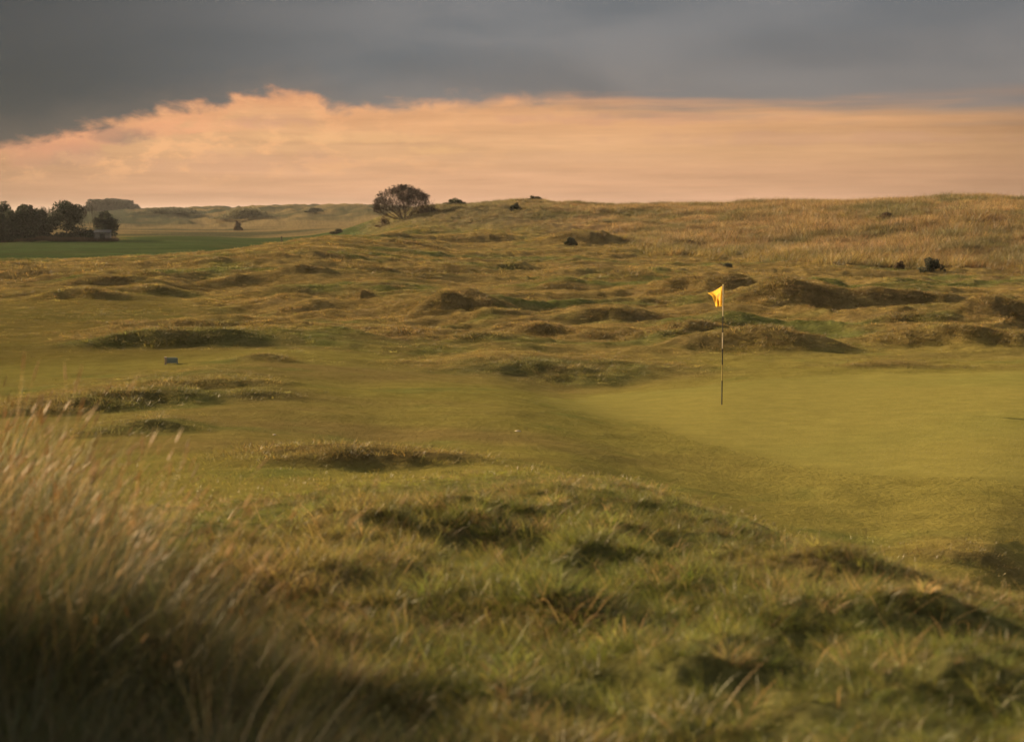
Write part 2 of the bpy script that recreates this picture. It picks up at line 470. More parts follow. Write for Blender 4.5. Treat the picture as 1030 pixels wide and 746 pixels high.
GM = ground_mat('rough_turf', 1.0, .045, 13.0)
GRM = ground_mat('putting_turf', .70, .012, 16.0)
FM = ground_mat('fairway_turf', 1.6, .05, .6)
DM = ground_mat('dune_turf', 1.0, .2, 2.2)
for k, (nm, mat) in enumerate([('ground', GM), ('putting_green', GRM), ('fairway', FM), ('sand_dune', DM)]):
    q = quads[reg == k]
    used, inv = np.unique(q, return_inverse=True)
    inv = inv.reshape(-1, 4)
    v = co[used]; cc = gcol[used]
    extra = None
    me = bpy.data.meshes.new(nm)
    me.vertices.add(len(v)); me.vertices.foreach_set('co', v.ravel())
    me.loops.add(len(inv) * 4); me.loops.foreach_set('vertex_index', inv.ravel().astype(np.int32))
    me.polygons.add(len(inv)); me.polygons.foreach_set('loop_start', np.arange(0, len(inv) * 4, 4, dtype=np.int32))
    me.polygons.foreach_set('use_smooth', np.ones(len(inv), bool))
    me.update(calc_edges=True)
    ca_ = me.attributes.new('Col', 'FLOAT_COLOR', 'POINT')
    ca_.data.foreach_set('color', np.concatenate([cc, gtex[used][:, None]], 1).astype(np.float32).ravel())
    me.materials.append(mat)
    o = bpy.data.objects.new(nm, me); COL.objects.link(o)
    tag(o, kind='structure')

# ------------------------------------------------------------------ grass tufts (instanced ground cover)
def blades(n, rad, lmin, lmax, width, lean=(.25, 0), spread=.5, droop=.5, seg=4, col=((1, 1, 1), (.7, .7, .7)), head=None, tip=(.55, .55)):
    V, Fc, C = [], [], []
    for _ in range(n):
        a = random.uniform(0, 2 * math.pi); q = rad * math.sqrt(random.random())
        p = np.array([q * math.cos(a), q * math.sin(a), -.02])
        Ln = random.uniform(lmin, lmax)
        oa = a + random.gauss(0, .7)
        d = np.array([math.cos(oa) * spread * random.uniform(.2, 1) + lean[0] * random.uniform(.5, 1.4), math.sin(oa) * spread * random.uniform(.2, 1) + lean[1], 1.0])
        d /= np.linalg.norm(d)
        hd = np.array([d[0], d[1], 0]); hn = np.linalg.norm(hd) + 1e-6; hd /= hn
        fa = random.uniform(0, math.pi)
        w = np.array([math.cos(fa), math.sin(fa), 0]) * width * random.uniform(.6, 1.3) * .5
        dr = droop * random.uniform(.3, 1.5)
        i0 = len(V)
        cb = random.random()
        cc = [col[0][i] * (1 - cb) + col[1][i] * cb for i in range(3)]
        for s in range(seg + 1):
            t = s / seg
            tp = max(.12, (1 - t ** 2.2)) if head is None else .35
            V.append(p - w * tp); V.append(p + w * tp)
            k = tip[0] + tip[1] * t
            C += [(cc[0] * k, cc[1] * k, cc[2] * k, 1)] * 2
            if s < seg:
                Fc.append((i0 + 2 * s, i0 + 2 * s + 1, i0 + 2 * s + 3, i0 + 2 * s + 2))
                d = d + hd * dr / seg - np.array([0, 0, dr * .55 / seg * (1 + t)])
                d /= np.linalg.norm(d)
                p = p + d * Ln / seg
        if head:
            hl, hw = head
            hl *= random.uniform(.7, 1.2)
            prof = [(0, .2), (.25, 1), (.55, .85), (1, .08)]
            j0 = len(V)
            for t, k in prof:
                c = p + d * hl * t
                for q3 in range(4):
                    an = q3 * math.pi / 2
                    V.append(c + np.array([math.cos(an), math.sin(an), 0]) * hw * k * .5)
                    C.append((1.35, 1.25, 1.1, 1))
            for s in range(3):
                for q3 in range(4):
                    Fc.append((j0 + s * 4 + q3, j0 + s * 4 + (q3 + 1) % 4, j0 + s * 4 + 4 + (q3 + 1) % 4, j0 + s * 4 + 4 + q3))
    return V, Fc, C


BM = blade_mat('grass_blade', trans=.5)
def tuft_set(name, count, **kw):
    cl = bpy.data.collections.new(name)
    for i in range(count):
        V, Fc, C = blades(**kw)
        me = bpy.data.meshes.new(name)
        me.from_pydata([tuple(v) for v in V], [], Fc)
        at_ = me.attributes.new('bl', 'FLOAT_COLOR', 'POINT')
        at_.data.foreach_set('color', np.array(C, np.float32).ravel())
        me.materials.append(BM)
        o = bpy.data.objects.new('%s_%02d' % (name, i), me)
        cl.objects.link(o)
    return cl


def scatter(name, label, cat, x, y, z, scl, tint, cl, ncl, lean=.12):
    n = len(x)
    me = bpy.data.meshes.new(name)
    me.vertices.add(n); me.vertices.foreach_set('co', np.stack([x, y, z], 1).ravel())
    def attr(nm, ty, arr, key):
        a_ = me.attributes.new(nm, ty, 'POINT'); a_.data.foreach_set(key, arr.ravel())
    rot = np.stack([rng.normal(0, lean, n), rng.normal(0, lean, n), rng.uniform(-1.3, 1.3, n)], 1).astype(np.float32)
    attr('rot', 'FLOAT_VECTOR', rot, 'vector')
    s3 = (np.asarray(scl)[:, None] * np.stack([rng.uniform(.85, 1.2, n), rng.uniform(.85, 1.2, n), rng.uniform(.8, 1.2, n)], 1)).astype(np.float32)
    attr('scl', 'FLOAT_VECTOR', s3, 'vector')
    attr('pick', 'INT', rng.integers(0, ncl, n).astype(np.int32), 'value')
    attr('tint', 'FLOAT_COLOR', np.concatenate([np.clip(tint, 0, 1), np.ones((n, 1))], 1).astype(np.float32), 'color')
    o = bpy.data.objects.new(name, me); COL.objects.link(o)
    ng = bpy.data.node_groups.new(name, 'GeometryNodeTree')
    ng.interface.new_socket('Geometry', in_out='INPUT', socket_type='NodeSocketGeometry')
    ng.interface.new_socket('Geometry', in_out='OUTPUT', socket_type='NodeSocketGeometry')
    gi = ng.nodes.new('NodeGroupInput'); go = ng.nodes.new('NodeGroupOutput')
    ip = ng.nodes.new('GeometryNodeInstanceOnPoints')
    ci = ng.nodes.new('GeometryNodeCollectionInfo'); ci.inputs['Collection'].default_value = cl
    ci.inputs['Separate Children'].default_value = True; ci.inputs['Reset Children'].default_value = True
    def na_(nm, ty):
        q = ng.nodes.new('GeometryNodeInputNamedAttribute'); q.data_type = ty; q.inputs['Name'].default_value = nm; return q
    L = ng.links.new
    L(gi.outputs[0], ip.inputs['Points']); L(ci.outputs[0], ip.inputs['Instance'])
    ip.inputs['Pick Instance'].default_value = True
    L(na_('pick', 'INT').outputs[0], ip.inputs['Instance Index'])
    er = ng.nodes.new('FunctionNodeEulerToRotation')
    L(na_('rot', 'FLOAT_VECTOR').outputs[0], er.inputs[0]); L(er.outputs[0], ip.inputs['Rotation'])
    L(na_('scl', 'FLOAT_VECTOR').outputs[0], ip.inputs['Scale'])
    L(ip.outputs[0], go.inputs[0])
    md = o.modifiers.new('cover', 'NODES'); md.node_group = ng
    tag(o, label, cat, kind='stuff')
    return o


def fan(n, r0, r1, az0=-20.5, az1=20.5):
    """n points spread evenly per square metre over a sector of ground"""
    r = np.sqrt(rng.uniform(r0 * r0, r1 * r1, n)); a = rng.uniform(R(az0), R(az1), n)
    return r * np.sin(a), r * np.cos(a)
def tinted(x, y, gain=1.0, var=.22):
    z, m, face = surface(x, y, True)
    c = albedo(x, y, m, face)
    k = (gain * np.exp(rng.normal(0, var, len(x))))[:, None]
    c = c * k * (1 + rng.normal(0, .06, (len(x), 3)))
    return z, m, face, c

STRAW = np.array([.20, .145, .075])
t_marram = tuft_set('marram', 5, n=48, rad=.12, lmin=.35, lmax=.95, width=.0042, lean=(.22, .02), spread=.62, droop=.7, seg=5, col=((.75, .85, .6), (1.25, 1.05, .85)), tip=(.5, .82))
t_stalk = tuft_set('stalk', 5, n=4, rad=.12, lmin=.65, lmax=1.0, width=.003, lean=(.36, .0), spread=.18, droop=.25, seg=4, col=((1.0, .95, .8), (1.2, 1.1, .9)), head=(.08, .008))
t_fescue = tuft_set('fescue', 6, n=46, rad=.10, lmin=.12, lmax=.30, width=.005, lean=(.2, 0), spread=.8, droop=.9, seg=3, col=((.8, .95, .65), (1.25, 1.05, .9)))
t_turf = tuft_set('turf', 5, n=44, rad=.20, lmin=.02, lmax=.045, width=.005, lean=(.15, 0), spread=1.0, droop=.6, seg=2, col=((.9, 1., .8), (1.15, 1.05, .9)))
t_mid = tuft_set('rough_tuft', 6, n=30, rad=.24, lmin=.05, lmax=.16, width=.011, lean=(.2, 0), spread=.9, droop=.7, seg=2, col=((.8, .92, .7), (1.25, 1.05, .9)))
t_fine = tuft_set('fine_rough', 6, n=46, rad=.24, lmin=.03, lmax=.13, width=.0055, lean=(.2, 0), spread=.9, droop=.7, seg=2, col=((.8, .92, .7), (1.2, 1.05, .9)))
t_dune = tuft_set('dune_tuft', 6, n=46, rad=.34, lmin=.28, lmax=.66, width=.015, lean=(.25, 0), spread=.55, droop=.6, seg=3, col=((.8, .9, .75), (1.25, 1.08, .95)))
t_wisp = tuft_set('wisp', 5, n=3, rad=.08, lmin=.10, lmax=.30, width=.0042, lean=(.25, 0), spread=1.1, droop=.8, seg=5, col=((1, .95, .8), (1.3, 1.15, .95)))

# near knoll: fescue everywhere
x, y = fan(48000, 3.2, 14.6, -62, 40)
z, m, face, c = tinted(x, y, 1.0, .42)
n = fbm(x * .55, y * .55, 90, 3)
keep = (rng.random(len(x)) < m['knoll']) & (rng.random(len(x)) < .95)
dead = rng.random(len(x)) < sstep(-.1, .55, n) * .45 + .07
c = np.where(dead[:, None], STRAW * .92 * np.exp(rng.normal(0, .4, (len(x), 1))), c * np.array([1.30, 1.46, 1.10]))
s = np.clip(.55 + .5 * n + rng.normal(0, .12, len(x)), .28, 1.1) * (.34 + .56 * sstep(-.5, 5.5, m['kd']))
scatter('fescue_grass', 'tangled green and straw fescue covering the near knoll', 'grass', x[keep], y[keep], z[keep], s[keep], c[keep], t_fescue, 6)

# tall marram lower left
def tall_w(x, y):
    a = np.arctan2(x, y); r = np.hypot(x, y)
    e = np.interp(r, [3, 4.5, 5.5, 7, 8.5, 10, 12], [-.02, -.11, -.18, -.228, -.262, -.30, -.37])
    return sstep(.06, -.06, a - e + .07 * fbm(x, y, 91, 3))
x, y = fan(13000, 3.6, 12.5, -60, 4)
w = tall_w(x, y)
z, m, face, c = tinted(x, y)
keep = rng.random(len(x)) < w * .9
c = np.where((rng.random(len(x)) < .33)[:, None], np.array([.108, .088, .050]), np.array([.064, .072, .034])) * np.exp(rng.normal(0, .25, (len(x), 1)))
s = np.clip((.35 + .45 * w) * (.55 + .45 * sstep(4.2, 7.5, np.hypot(x, y))) * np.exp(rng.normal(0, .2, len(x))), .25, 1.05)
scatter('marram_grass', 'tall wind bent marram grass filling the lower left', 'grass', x[keep], y[keep], z[keep], s[keep], c[keep], t_marram, 5)
x, y = fan(3600, 5.2, 12, -60, -4)
w = tall_w(x, y); keep = rng.random(len(x)) < w * .8
z = surface(x, y)
s = np.clip((.35 + .45 * w) * np.exp(rng.normal(0, .15, len(x))), .3, 1.0)
c = STRAW * 1.2 * np.exp(rng.normal(0, .2, (len(x), 1)))
scatter('seed_stalks', 'pale seed heads standing above the tall marram', 'grass', x[keep], y[keep], z[keep], s[keep], c[keep], t_stalk, 5)
x, y = fan(480, 4.5, 12, -20, 20)
z, m, _, _ = tinted(x, y); keep = rng.random(len(x)) < m['knoll'] * .8
c = STRAW * 1.05 * np.exp(rng.normal(0, .35, (len(x), 1)))
scatter('dead_grass', 'scattered bleached dead grass leaves on the near knoll', 'grass', x[keep], y[keep], z[keep], np.full(keep.sum(), .9), c[keep], t_wisp, 5)

# marram put on the added unseen dune to break up its shadow edge
x = np.concatenate([rng.normal(-10.3, 1.3, 2600), rng.uniform(-17, -4.5, 9000)]); y = np.concatenate([rng.uniform(2, 16.5, 2600), rng.uniform(-8, 16.5, 9000)])
z, m, _ = surface(x, y, True); keep = rng.random(11600) < m['high'] * .8
c = STRAW * .7 * np.exp(rng.normal(0, .35, (11600, 1)))
scatter('high_marram', 'marram on the unseen shade dune added left of the camera', 'grass', x[keep], y[keep], z[keep], rng.uniform(.8, 1.9, keep.sum()), c[keep], t_dune, 6, .25)

# short turf on the approach
x, y = fan(30000, 9, 34)
z, m, face, c = tinted(x, y, 1.2, .08)
keep = rng.random(len(x)) < (1 - m['green']) * (1 - m['knoll']) * (1 - .6 * m['rough']) * sstep(18, 12, np.hypot(x, y)) * .6
scatter('approach_turf', 'short mown turf on the approach around the green', 'turf', x[keep], y[keep], z[keep], np.clip(rng.normal(1, .25, keep.sum()), .5, 1.6), c[keep], t_turf, 5)

# tussocky rough of the middle distance and the banks
def rough_cover(n, r0, r1, sc):
    x, y = fan(n, r0, r1)
    z, m, face, c = tinted(x, y, 1.2, .38)
    q = fbm(x * .4, y * .4, 92, 3)
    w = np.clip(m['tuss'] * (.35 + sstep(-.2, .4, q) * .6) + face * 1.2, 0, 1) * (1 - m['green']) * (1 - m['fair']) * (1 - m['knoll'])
    keep = rng.random(n) < w
    s = sc * np.clip(.65 + .9 * face + .5 * q, .4, 2.0)
    return x[keep], y[keep], z[keep], s[keep], c[keep]
x, y, z, s, c = rough_cover(30000, 13, 40, .85)
scatter('bank_grass', 'short rough grass on the banks around the mown slope', 'grass', x, y, z, s, c, t_fine, 6)
P = [rough_cover(70000, 40, 75, .85), rough_cover(60000, 75, 150, 1.6)]
x, y, z, s, c = [np.concatenate([p[i] for p in P]) for i in range(5)]
scatter('rough_grass', 'straw and green rough grass over the hummocks', 'grass', x, y, z, s, c, t_mid, 6)

# marram on the dune
x, y = fan(90000, 90, 215, -8, 21)
z, m, face, c = tinted(x, y, 1.12, .36)
q = fbm(x * .12, y * .12, 93, 4)
az = np.arctan2(x, y)
keep = rng.random(len(x)) < m['dune'] * np.clip(.35 + sstep(-.1, .2, az) * .5 + .5 * q, .05, 1)
s = np.clip((.55 + .6 * sstep(-.02, .2, az)) * (1 + .6 * q) + rng.normal(0, .12, len(x)), .3, 1.7)
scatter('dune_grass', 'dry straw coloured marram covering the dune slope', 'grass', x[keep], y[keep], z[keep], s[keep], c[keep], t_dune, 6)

# ------------------------------------------------------------------ trees and bushes
def tube(V, Fc, p0, p1, r0, r1, k=5):
    d = p1 - p0; L_ = np.linalg.norm(d)
    if L_ < 1e-6: return
    d = d / L_
    u = np.cross(d, (0, 0, 1.0)) if abs(d[2]) < .95 else np.cross(d, (1.0, 0, 0))
    u /= np.linalg.norm(u); v = np.cross(d, u)
    i0 = len(V)
    for p, r in ((p0, r0), (p1, r1)):
        for q in range(k):
            a = 2 * math.pi * q / k
            V.append(p + (u * math.cos(a) + v * math.sin(a)) * r)
    for q in range(k):
        Fc.append((i0 + q, i0 + (q + 1) % k, i0 + k + (q + 1) % k, i0 + k + q))
    Fc.append(tuple(i0 + k + q for q in range(k)))

def grow(V, Fc, p, d, L_, r, depth, tips, rnd, spread=.5, up=.12, kids=(2, 3), shrink=.74, rmin=0.):
    segs = 3
    for s in range(segs):
        d = d + np.array([rnd.gauss(0, .12), rnd.gauss(0, .12), up * .4])
        d /= np.linalg.norm(d)
        p1 = p + d * L_ / segs
        r1 = max(rmin, r * .86)
        tube(V, Fc, p, p1, r, r1, 5 if depth > 2 else 3)
        p, r = p1, r1
    if depth == 0:
        tips.append(p); return
    for _ in range(rnd.choice(kids)):
        nd = d + np.array([rnd.gauss(0, spread), rnd.gauss(0, spread), rnd.gauss(up, spread * .6)])
        nd /= np.linalg.norm(nd)
        grow(V, Fc, p, nd, L_ * shrink * rnd.uniform(.75, 1.15), r * .85, depth - 1, tips, rnd, spread, up, kids, shrink, rmin)

def leaves(V, Fc, centre, rad, n, size, rnd):
    for _ in range(n):
        while True:
            q = np.array([rnd.uniform(-1, 1) for _ in range(3)])
            if q @ q < 1: break
        q = q / max(.25, np.linalg.norm(q)) ** .5
        c = centre + q * rad
        a = np.array([rnd.gauss(0, 1) for _ in range(3)]); a /= np.linalg.norm(a)
        b = np.cross(a, np.array([rnd.gauss(0, 1) for _ in range(3)])); b /= np.linalg.norm(b) + 1e-9
        s = size * rnd.uniform(.6, 1.4)
        i = len(V)
        V += [c - a * s * .5, c + b * s * .28, c + a * s * .6, c - b * s * .28]
        Fc.append((i, i + 1, i + 2, i + 3))

BARK = plain_mat('bark', (.035, .028, .022), .9, .35, 3)
TWIG = plain_mat('bare_twig', (.050, .036, .026), .9, .35, 2)
DARKLEAF = plain_mat('dark_leaf', (.022, .028, .016), .8, .4, 1.2, .25)
OLIVE = plain_mat('olive_leaf', (.085, .078, .040), .8, .4, 1.2, .35)
BROWNLEAF = plain_mat('brown_leaf', (.075, .052, .030), .8, .4, 1.5, .25)
SCRUB = plain_mat('scrub_leaf', (.060, .062, .036), .85, .35, .5, .2)

def leafy_tree(name, label, cat, loc, h, w, seed, mat, crown0=.25, n=2600, size=.28, group=None, clumps=38, stem=.09, lean=0., open_=0.):
    rnd = random.Random(seed)
    t = empty(name, loc); tag(t, label, cat, group)
    V, Fc, tips = [], [], []
    p = np.array([0., 0., -.2]); d = np.array([lean, 0, 1.])
    H0 = h * max(.2, crown0 + .05)
    p1 = np.array([lean * H0, 0, H0])
    tube(V, Fc, p, p1, stem * 1.3, stem, 7)
    for k in range(5):
        a = rnd.uniform(0, 6.28)
        nd = np.array([math.cos(a) * .55 * w / h, math.sin(a) * .55 * w / h, 1]); nd /= np.linalg.norm(nd)
        grow(V, Fc, p1 - np.array([0, 0, .1]), nd, h * .22, stem * .6, 2, tips, rnd, .4, .15)
    mesh_obj('trunk', V, Fc, BARK, t)
    V, Fc = [], []
    for k in range(clumps):
        u = rnd.random()
        zz = crown0 + (1 - crown0) * (.08 + .84 * u)
        q = math.sqrt(max(.05, 1 - abs((u - .42) / .62) ** 2.2))
        a = rnd.uniform(0, 6.28); rr_ = w * .5 * q * math.sqrt(rnd.random()) * .85
        c = np.array([math.cos(a) * rr_ + lean * zz * h, math.sin(a) * rr_, zz * h])
        leaves(V, Fc, c, w * rnd.uniform(.10, .2), int(n / clumps * rnd.uniform(.4, 1.6) * (1 - open_)), size, rnd)
    for tp in tips:
        leaves(V, Fc, tp, .35, max(2, int(10 * (1 - open_))), size * .9, rnd)
    mesh_obj('crown', V, Fc, mat, t)
    return t

def bare_tree(name, label, cat, loc, h, w, seed, stems=6, depth=4, r=.05, group=None, mat=TWIG, rmin=.012, low=False):
    rnd = random.Random(seed)
    t = empty(name, loc); tag(t, label, cat, group)
    V, Fc, tips = [], [], []
    TV, TF = [], []
    for k in range(stems):
        a = 6.28 * k / stems + rnd.uniform(-.3, .3)
        out = w / h * (rnd.uniform(.1, 2.3) if low else rnd.uniform(.25, .62))
        d = np.array([math.cos(a) * out, math.sin(a) * out, 1.]); d /= np.linalg.norm(d)
        p = np.array([math.cos(a) * .12, math.sin(a) * .12, -.15])
        p1 = p + d * h * (rnd.uniform(.04, .16) if low else .24)
        tube(TV, TF, p, p1, r * 1.25, r, 6)
        grow(V, Fc, p1, d, h * .25, r * .9, depth, tips, rnd, .45, .10, (3, 3), .78, rmin)
    mesh_obj('trunk', TV, TF, BARK, t)
    V = np.array(V)
    # fit the crown to the size it has in the photograph
    top = np.percentile(V[:, 2], 96 if low else 99.7); wid = np.percentile(np.hypot(V[:, 0], V[:, 1]), 80 if low else 98)
    kz, kx = h / top, w * .5 / wid
    f = np.clip((V[:, 2]) / (h * .3), 0, 1)[:, None]
    V = V * (1 - f) + V * np.array([kx, kx, kz]) * f
    if low:
        c0 = np.array([0, 0, .28 * h])
        q = np.sqrt((np.hypot(V[:, 0], V[:, 1]) / (w * .5)) ** 2 + ((V[:, 2] - c0[2]) / (.72 * h)) ** 2)
        jig = 1 + .16 * np.sin(np.arctan2(V[:, 1], V[:, 0]) * 9 + V[:, 2] * 3) * np.cos(V[:, 2] * 6)
        k_ = np.where(q > jig, jig / np.maximum(q, 1e-6), 1.0)[:, None]
        V = c0 + (V - c0) * k_
        V[:, 2] = np.maximum(V[:, 2], .02)
    mesh_obj('crown', list(V), Fc, mat, t)
    return t

def bush(name, label, cat, loc, h, w, dpt, seed, mat, n=1500, size=.2, group=None, clumps=18):
    rnd = random.Random(seed)
    t = empty(name, loc); tag(t, label, cat, group)
    V, Fc, tips = [], [], []
    for k in range(7):
        a = rnd.uniform(0, 6.28)
        tube(V, Fc, np.array([rnd.uniform(-.2, .2) * w, rnd.uniform(-.2, .2) * dpt, -.15]), np.array([math.cos(a) * w * .3, math.sin(a) * dpt * .3, h * .7]), .03, .012, 4)
    mesh_obj('stem', V, Fc, BARK, t)
    V, Fc = [], []
    for k in range(clumps):
        u = rnd.uniform(-1, 1); v = rnd.uniform(-1, 1)
        if k < clumps // 3: u *= .4; v *= .4
        env = max(.2, 1 - abs(u) ** 2.2) * rnd.uniform(.8, 1.05)
        top = h * env
        c = np.array([u * w * .42, v * dpt * .4, top * rnd.uniform(.12, .80)])
        leaves(V, Fc, c, np.array([max(.1, w * .15), max(.1, dpt * .16), max(.1, top * .24)]), int(n / clumps * rnd.uniform(.6, 1.4)), size, rnd)
    mesh_obj('foliage', V, Fc, mat, t)
    return t


def stand(px, r):
    x, y, _ = at(px, HORIZON + 20, r)
    return (x, y, float(surface([x], [y])[0]))
def px2m(p, r): return p * r / F

# clump of trees at the far left
RT = 206
tr = [(-14, 'dense dark tree cut by the left edge of the clump', 204, 32, DARKLEAF, .04, 0., 1),
      (5, 'dark bushy tree at far left beside the fairway', 206, 34, DARKLEAF, .04, 0., 2),
      (27, 'rounded dark tree second from the left in the far clump', 207.5, 30, DARKLEAF, .05, 0., 3),
      (17, 'dark tree filling the gap left of the rounded dark tree', 209.5, 28, DARKLEAF, .03, 0., 6),
      (39, 'lower dark tree just left of the thin leafless tree', 212, 26, DARKLEAF, .03, 0., 7),
      (67, 'tallest tree in the far clump with round crown on a clear stem', 204.5, 32, DARKLEAF, .28, .2, 4),
      (107, 'low dense dark tree behind the grey shed', 215, 30, DARKLEAF, .0, 0., 5)]
for px, lab, top, wpx, mat, c0, op, sd in tr:
    loc = stand(px, RT + (sd % 3) * 2)
    h = CAMZ + (HORIZON - top) / F * RT - loc[2]
    leafy_tree('broadleaf_tree', lab, 'tree', loc, h, px2m(wpx, RT), 100 + sd, mat, c0, 6000, .26, 'trees in the clump beside the fairway', open_=op)
for px, lab, top, wpx, sd in [(46, 'thin leafless tree between two dark trees of the clump', 208, 18, 1), (84, 'slender leafless tree right of the tallest tree', 207, 16, 2), (92, 'sparse leafless tree in front of the far wooded hill', 205, 18, 3)]:
    loc = stand(px, RT + 3)
    h = CAMZ + (HORIZON - top) / F * RT - loc[2]
    bare_tree('bare_tree', lab, 'tree', loc, h, px2m(wpx, RT), 200 + sd, 3, 4, .06, 'trees in the clump beside the fairway', BARK, .016)
for px, lab, wpx, hpx, sd in [(12, 'dark hedge shrub under the leftmost trees', 56, 24, 1), (44, 'dark hedge shrub under the thin leafless tree', 56, 22, 2), (80, 'dark hedge shrub left of the grey shed', 50, 17, 3)]:
    bush('hedge_shrub', lab, 'shrub', stand(px, RT - 1.5), px2m(hpx, RT), px2m(wpx, RT), 2.5, 300 + sd, DARKLEAF, 3600, .26, 'hedge shrubs under the far trees')

# grey shed among them
GREY = plain_mat('weathered_board', (.13, .122, .11), .85, .25, 4)
ROOFM = plain_mat('felt_roof', (.06, .058, .055), .9, .2, 3)
DOORM = plain_mat('door_board', (.055, .052, .048), .85, .2, 4)
loc = stand(103.5, RT - 4)
sh = empty('shed', loc, R(8)); tag(sh, 'small grey shed in front of the low dense tree', 'shed')
sw, sd_, shh = px2m(14.5, RT), 1.5, 1.05
def box(x0, x1, y0, y1, z0, z1):
    v = [(x, y, z) for z in (z0, z1) for y in (y0, y1) for x in (x0, x1)]
    return v, [(0, 2, 3, 1), (4, 5, 7, 6), (0, 1, 5, 4), (2, 6, 7, 3), (0, 4, 6, 2), (1, 3, 7, 5)]
v, f = box(-sw / 2, sw / 2, -sd_ / 2, sd_ / 2, -.2, shh)
v += [(-sw / 2, 0, shh + .25), (sw / 2, 0, shh + .25)]
f = [q for i, q in enumerate(f) if i != 1] + [(4, 6, 8), (5, 9, 7)]
mesh_obj('wall', v, f, GREY, sh)
e = .12
v = [(-sw / 2 - e, -sd_ / 2 - e, shh - .03), (sw / 2 + e, -sd_ / 2 - e, shh - .03), (sw / 2 + e, 0, shh + .29), (-sw / 2 - e, 0, shh + .29), (sw / 2 + e, sd_ / 2 + e, shh - .03), (-sw / 2 - e, sd_ / 2 + e, shh - .03)]
v += [(a_, b_, c_ + .05) for a_, b_, c_ in v]
mesh_obj('roof', v, [(0, 1, 2, 3), (3, 2, 4, 5), (6, 9, 8, 7), (9, 11, 10, 8), (0, 6, 7, 1), (5, 4, 10, 11), (0, 3, 9, 6), (3, 5, 11, 9), (1, 7, 8, 2), (2, 8, 10, 4)], ROOFM, sh)
v, f = box(-.3, .3, -sd_ / 2 - .03, -sd_ / 2 - .004, 0, .9)
mesh_obj('door', v, f, DOORM, sh)

# bare thorn tree on the end of the dune
loc = stand(406, 173)
th = bare_tree('thorn_tree', 'bare rounded thorn tree alone on the end of the dune', 'tree', loc, CAMZ + (HORIZON - 188.5) / F * 173 - loc[2], px2m(60, 173), 437, 26, 5, .042, rmin=.0085, low=True)
x_, y_, r_ = hit(430, 216, surface)
bush('thorn_bush', 'low dark scrub trailing right of the bare thorn tree', 'shrub', (x_, y_, float(surface([x_], [y_])[0])), px2m(8, r_), px2m(30, r_), 1.6, 431, BROWNLEAF, 1200, .14)
bush('thorn_bush', 'low twiggy scrub at the left foot of the bare thorn tree', 'shrub', stand(387, 172), px2m(12, 172), px2m(18, 172), 1.6, 432, BROWNLEAF, 800, .14)

# bushes on the dunes
for px, py, wpx, hpx, lab, mat, sd in [
    (246, 221, 58, 13, 'large dark scrub thicket on the crest of the far dunes', OLIVE, 1),
    (317, 215, 20, 6, 'small dark scrub patch on the far dune right of the thicket', SCRUB, 2),
    (172, 217, 72, 7, 'olive scrub on the crest of the far dunes beside the wooded hill', SCRUB, 3),
    (239.5, 232, 9, 10, 'small brown bush alone in the dry field before the far dunes', BROWNLEAF, 4),
    (340, 235, 16, 5, 'low dark shrub at the end of the far fairway', OLIVE, 5),
    (519, 213, 15, 9, 'dark bush high on the dune right of the bare tree', SCRUB, 6),
    (937, 274, 26, 19, 'dark bush at the foot of the right dune', DARKLEAF, 7),
    (905, 272, 11, 11, 'small brown bush just left of the dark dune foot bush', BROWNLEAF, 8),
    (694, 249, 10, 9, 'small brown bush on the lower dune behind the flag', BROWNLEAF, 9),
    (680, 247, 8, 5, 'tiny olive bush left of the brown one behind the flag', OLIVE, 10),
    (893, 222, 20, 8, 'brown bush half way up the right dune beside a pale stone', BROWNLEAF, 11),
    (732, 269, 9, 5, 'low dark shrub on the flat ground above the dark bank', SCRUB, 12),
    (574, 248, 14, 9, 'dark shrub on top of the hummock below the dune', SCRUB, 13),
    (458, 206, 22, 7, 'low dark scrub on the skyline just right of the thorn tree', SCRUB, 14),
    (538, 202.5, 16, 6, 'low scrub on the skyline at the top of the middle dune', SCRUB, 15),
    (662, 206, 14, 7, 'low scrub on the skyline left of the flag', SCRUB, 17)]:
    x_, y_, r = hit(px, py, surface)
    bush('bush', lab, 'bush', (x_, y_, float(surface([x_], [y_])[0])), px2m(hpx, r), px2m(wpx, r), px2m(wpx, r) * .6, 500 + sd, mat, 5200 if wpx > 40 else 1500, max(.05, 1.6 * r / F), 'bushes on the dunes', 60 if wpx > 40 else 18)

# far wooded hill
loc = list(stand(113, 700)); loc[2] -= .5
rnd = random.Random(9)
V, Fc = [], []
W_, H_ = px2m(50, 700), CAMZ + (HORIZON - 201.5) / F * 700 - loc[2]
for k in range(420):
    u = rnd.uniform(-1, 1); v_ = rnd.uniform(-1, 1)
    env = min(1, (1 - abs(u)) * 2.7 + .12) * (1 + .03 * math.sin(u * 9))
    leaves(V, Fc, np.array([u * W_ * .46, v_ * 9, H_ * env * min(.93 + .05 * math.sin(u * 7 + 1) + .03 * math.sin(u * 23), rnd.uniform(.0, 1.3))]), np.array([1.1, 1.3, .35 + .6 * (1 - env)]), 45, .7, rnd)
o = mesh_obj('far_wood', V, Fc, plain_mat('far_leaf', (.060, .060, .050), .9, .3, .15, .1))
o.location = loc
tag(o, 'flat topped far wood rising behind the bare trees', 'wood', kind='stuff')

# reeds in front of the clump
x = rng.uniform(-30, 117, 2600); rr_ = RT - 8 + rng.uniform(-3.5, 3.5, 2600)
xs = (x - CX) / F * rr_; ys = rr_ * 1.0
zs = surface(xs, ys)
scatter('reed_strip', 'brown reeds in a strip before the far trees', 'reeds', xs, ys, zs, rng.uniform(.7, 1.2, 2600), np.array([.075, .052, .034]) * np.exp(rng.normal(0, .25, (2600, 1))), t_dune, 6)

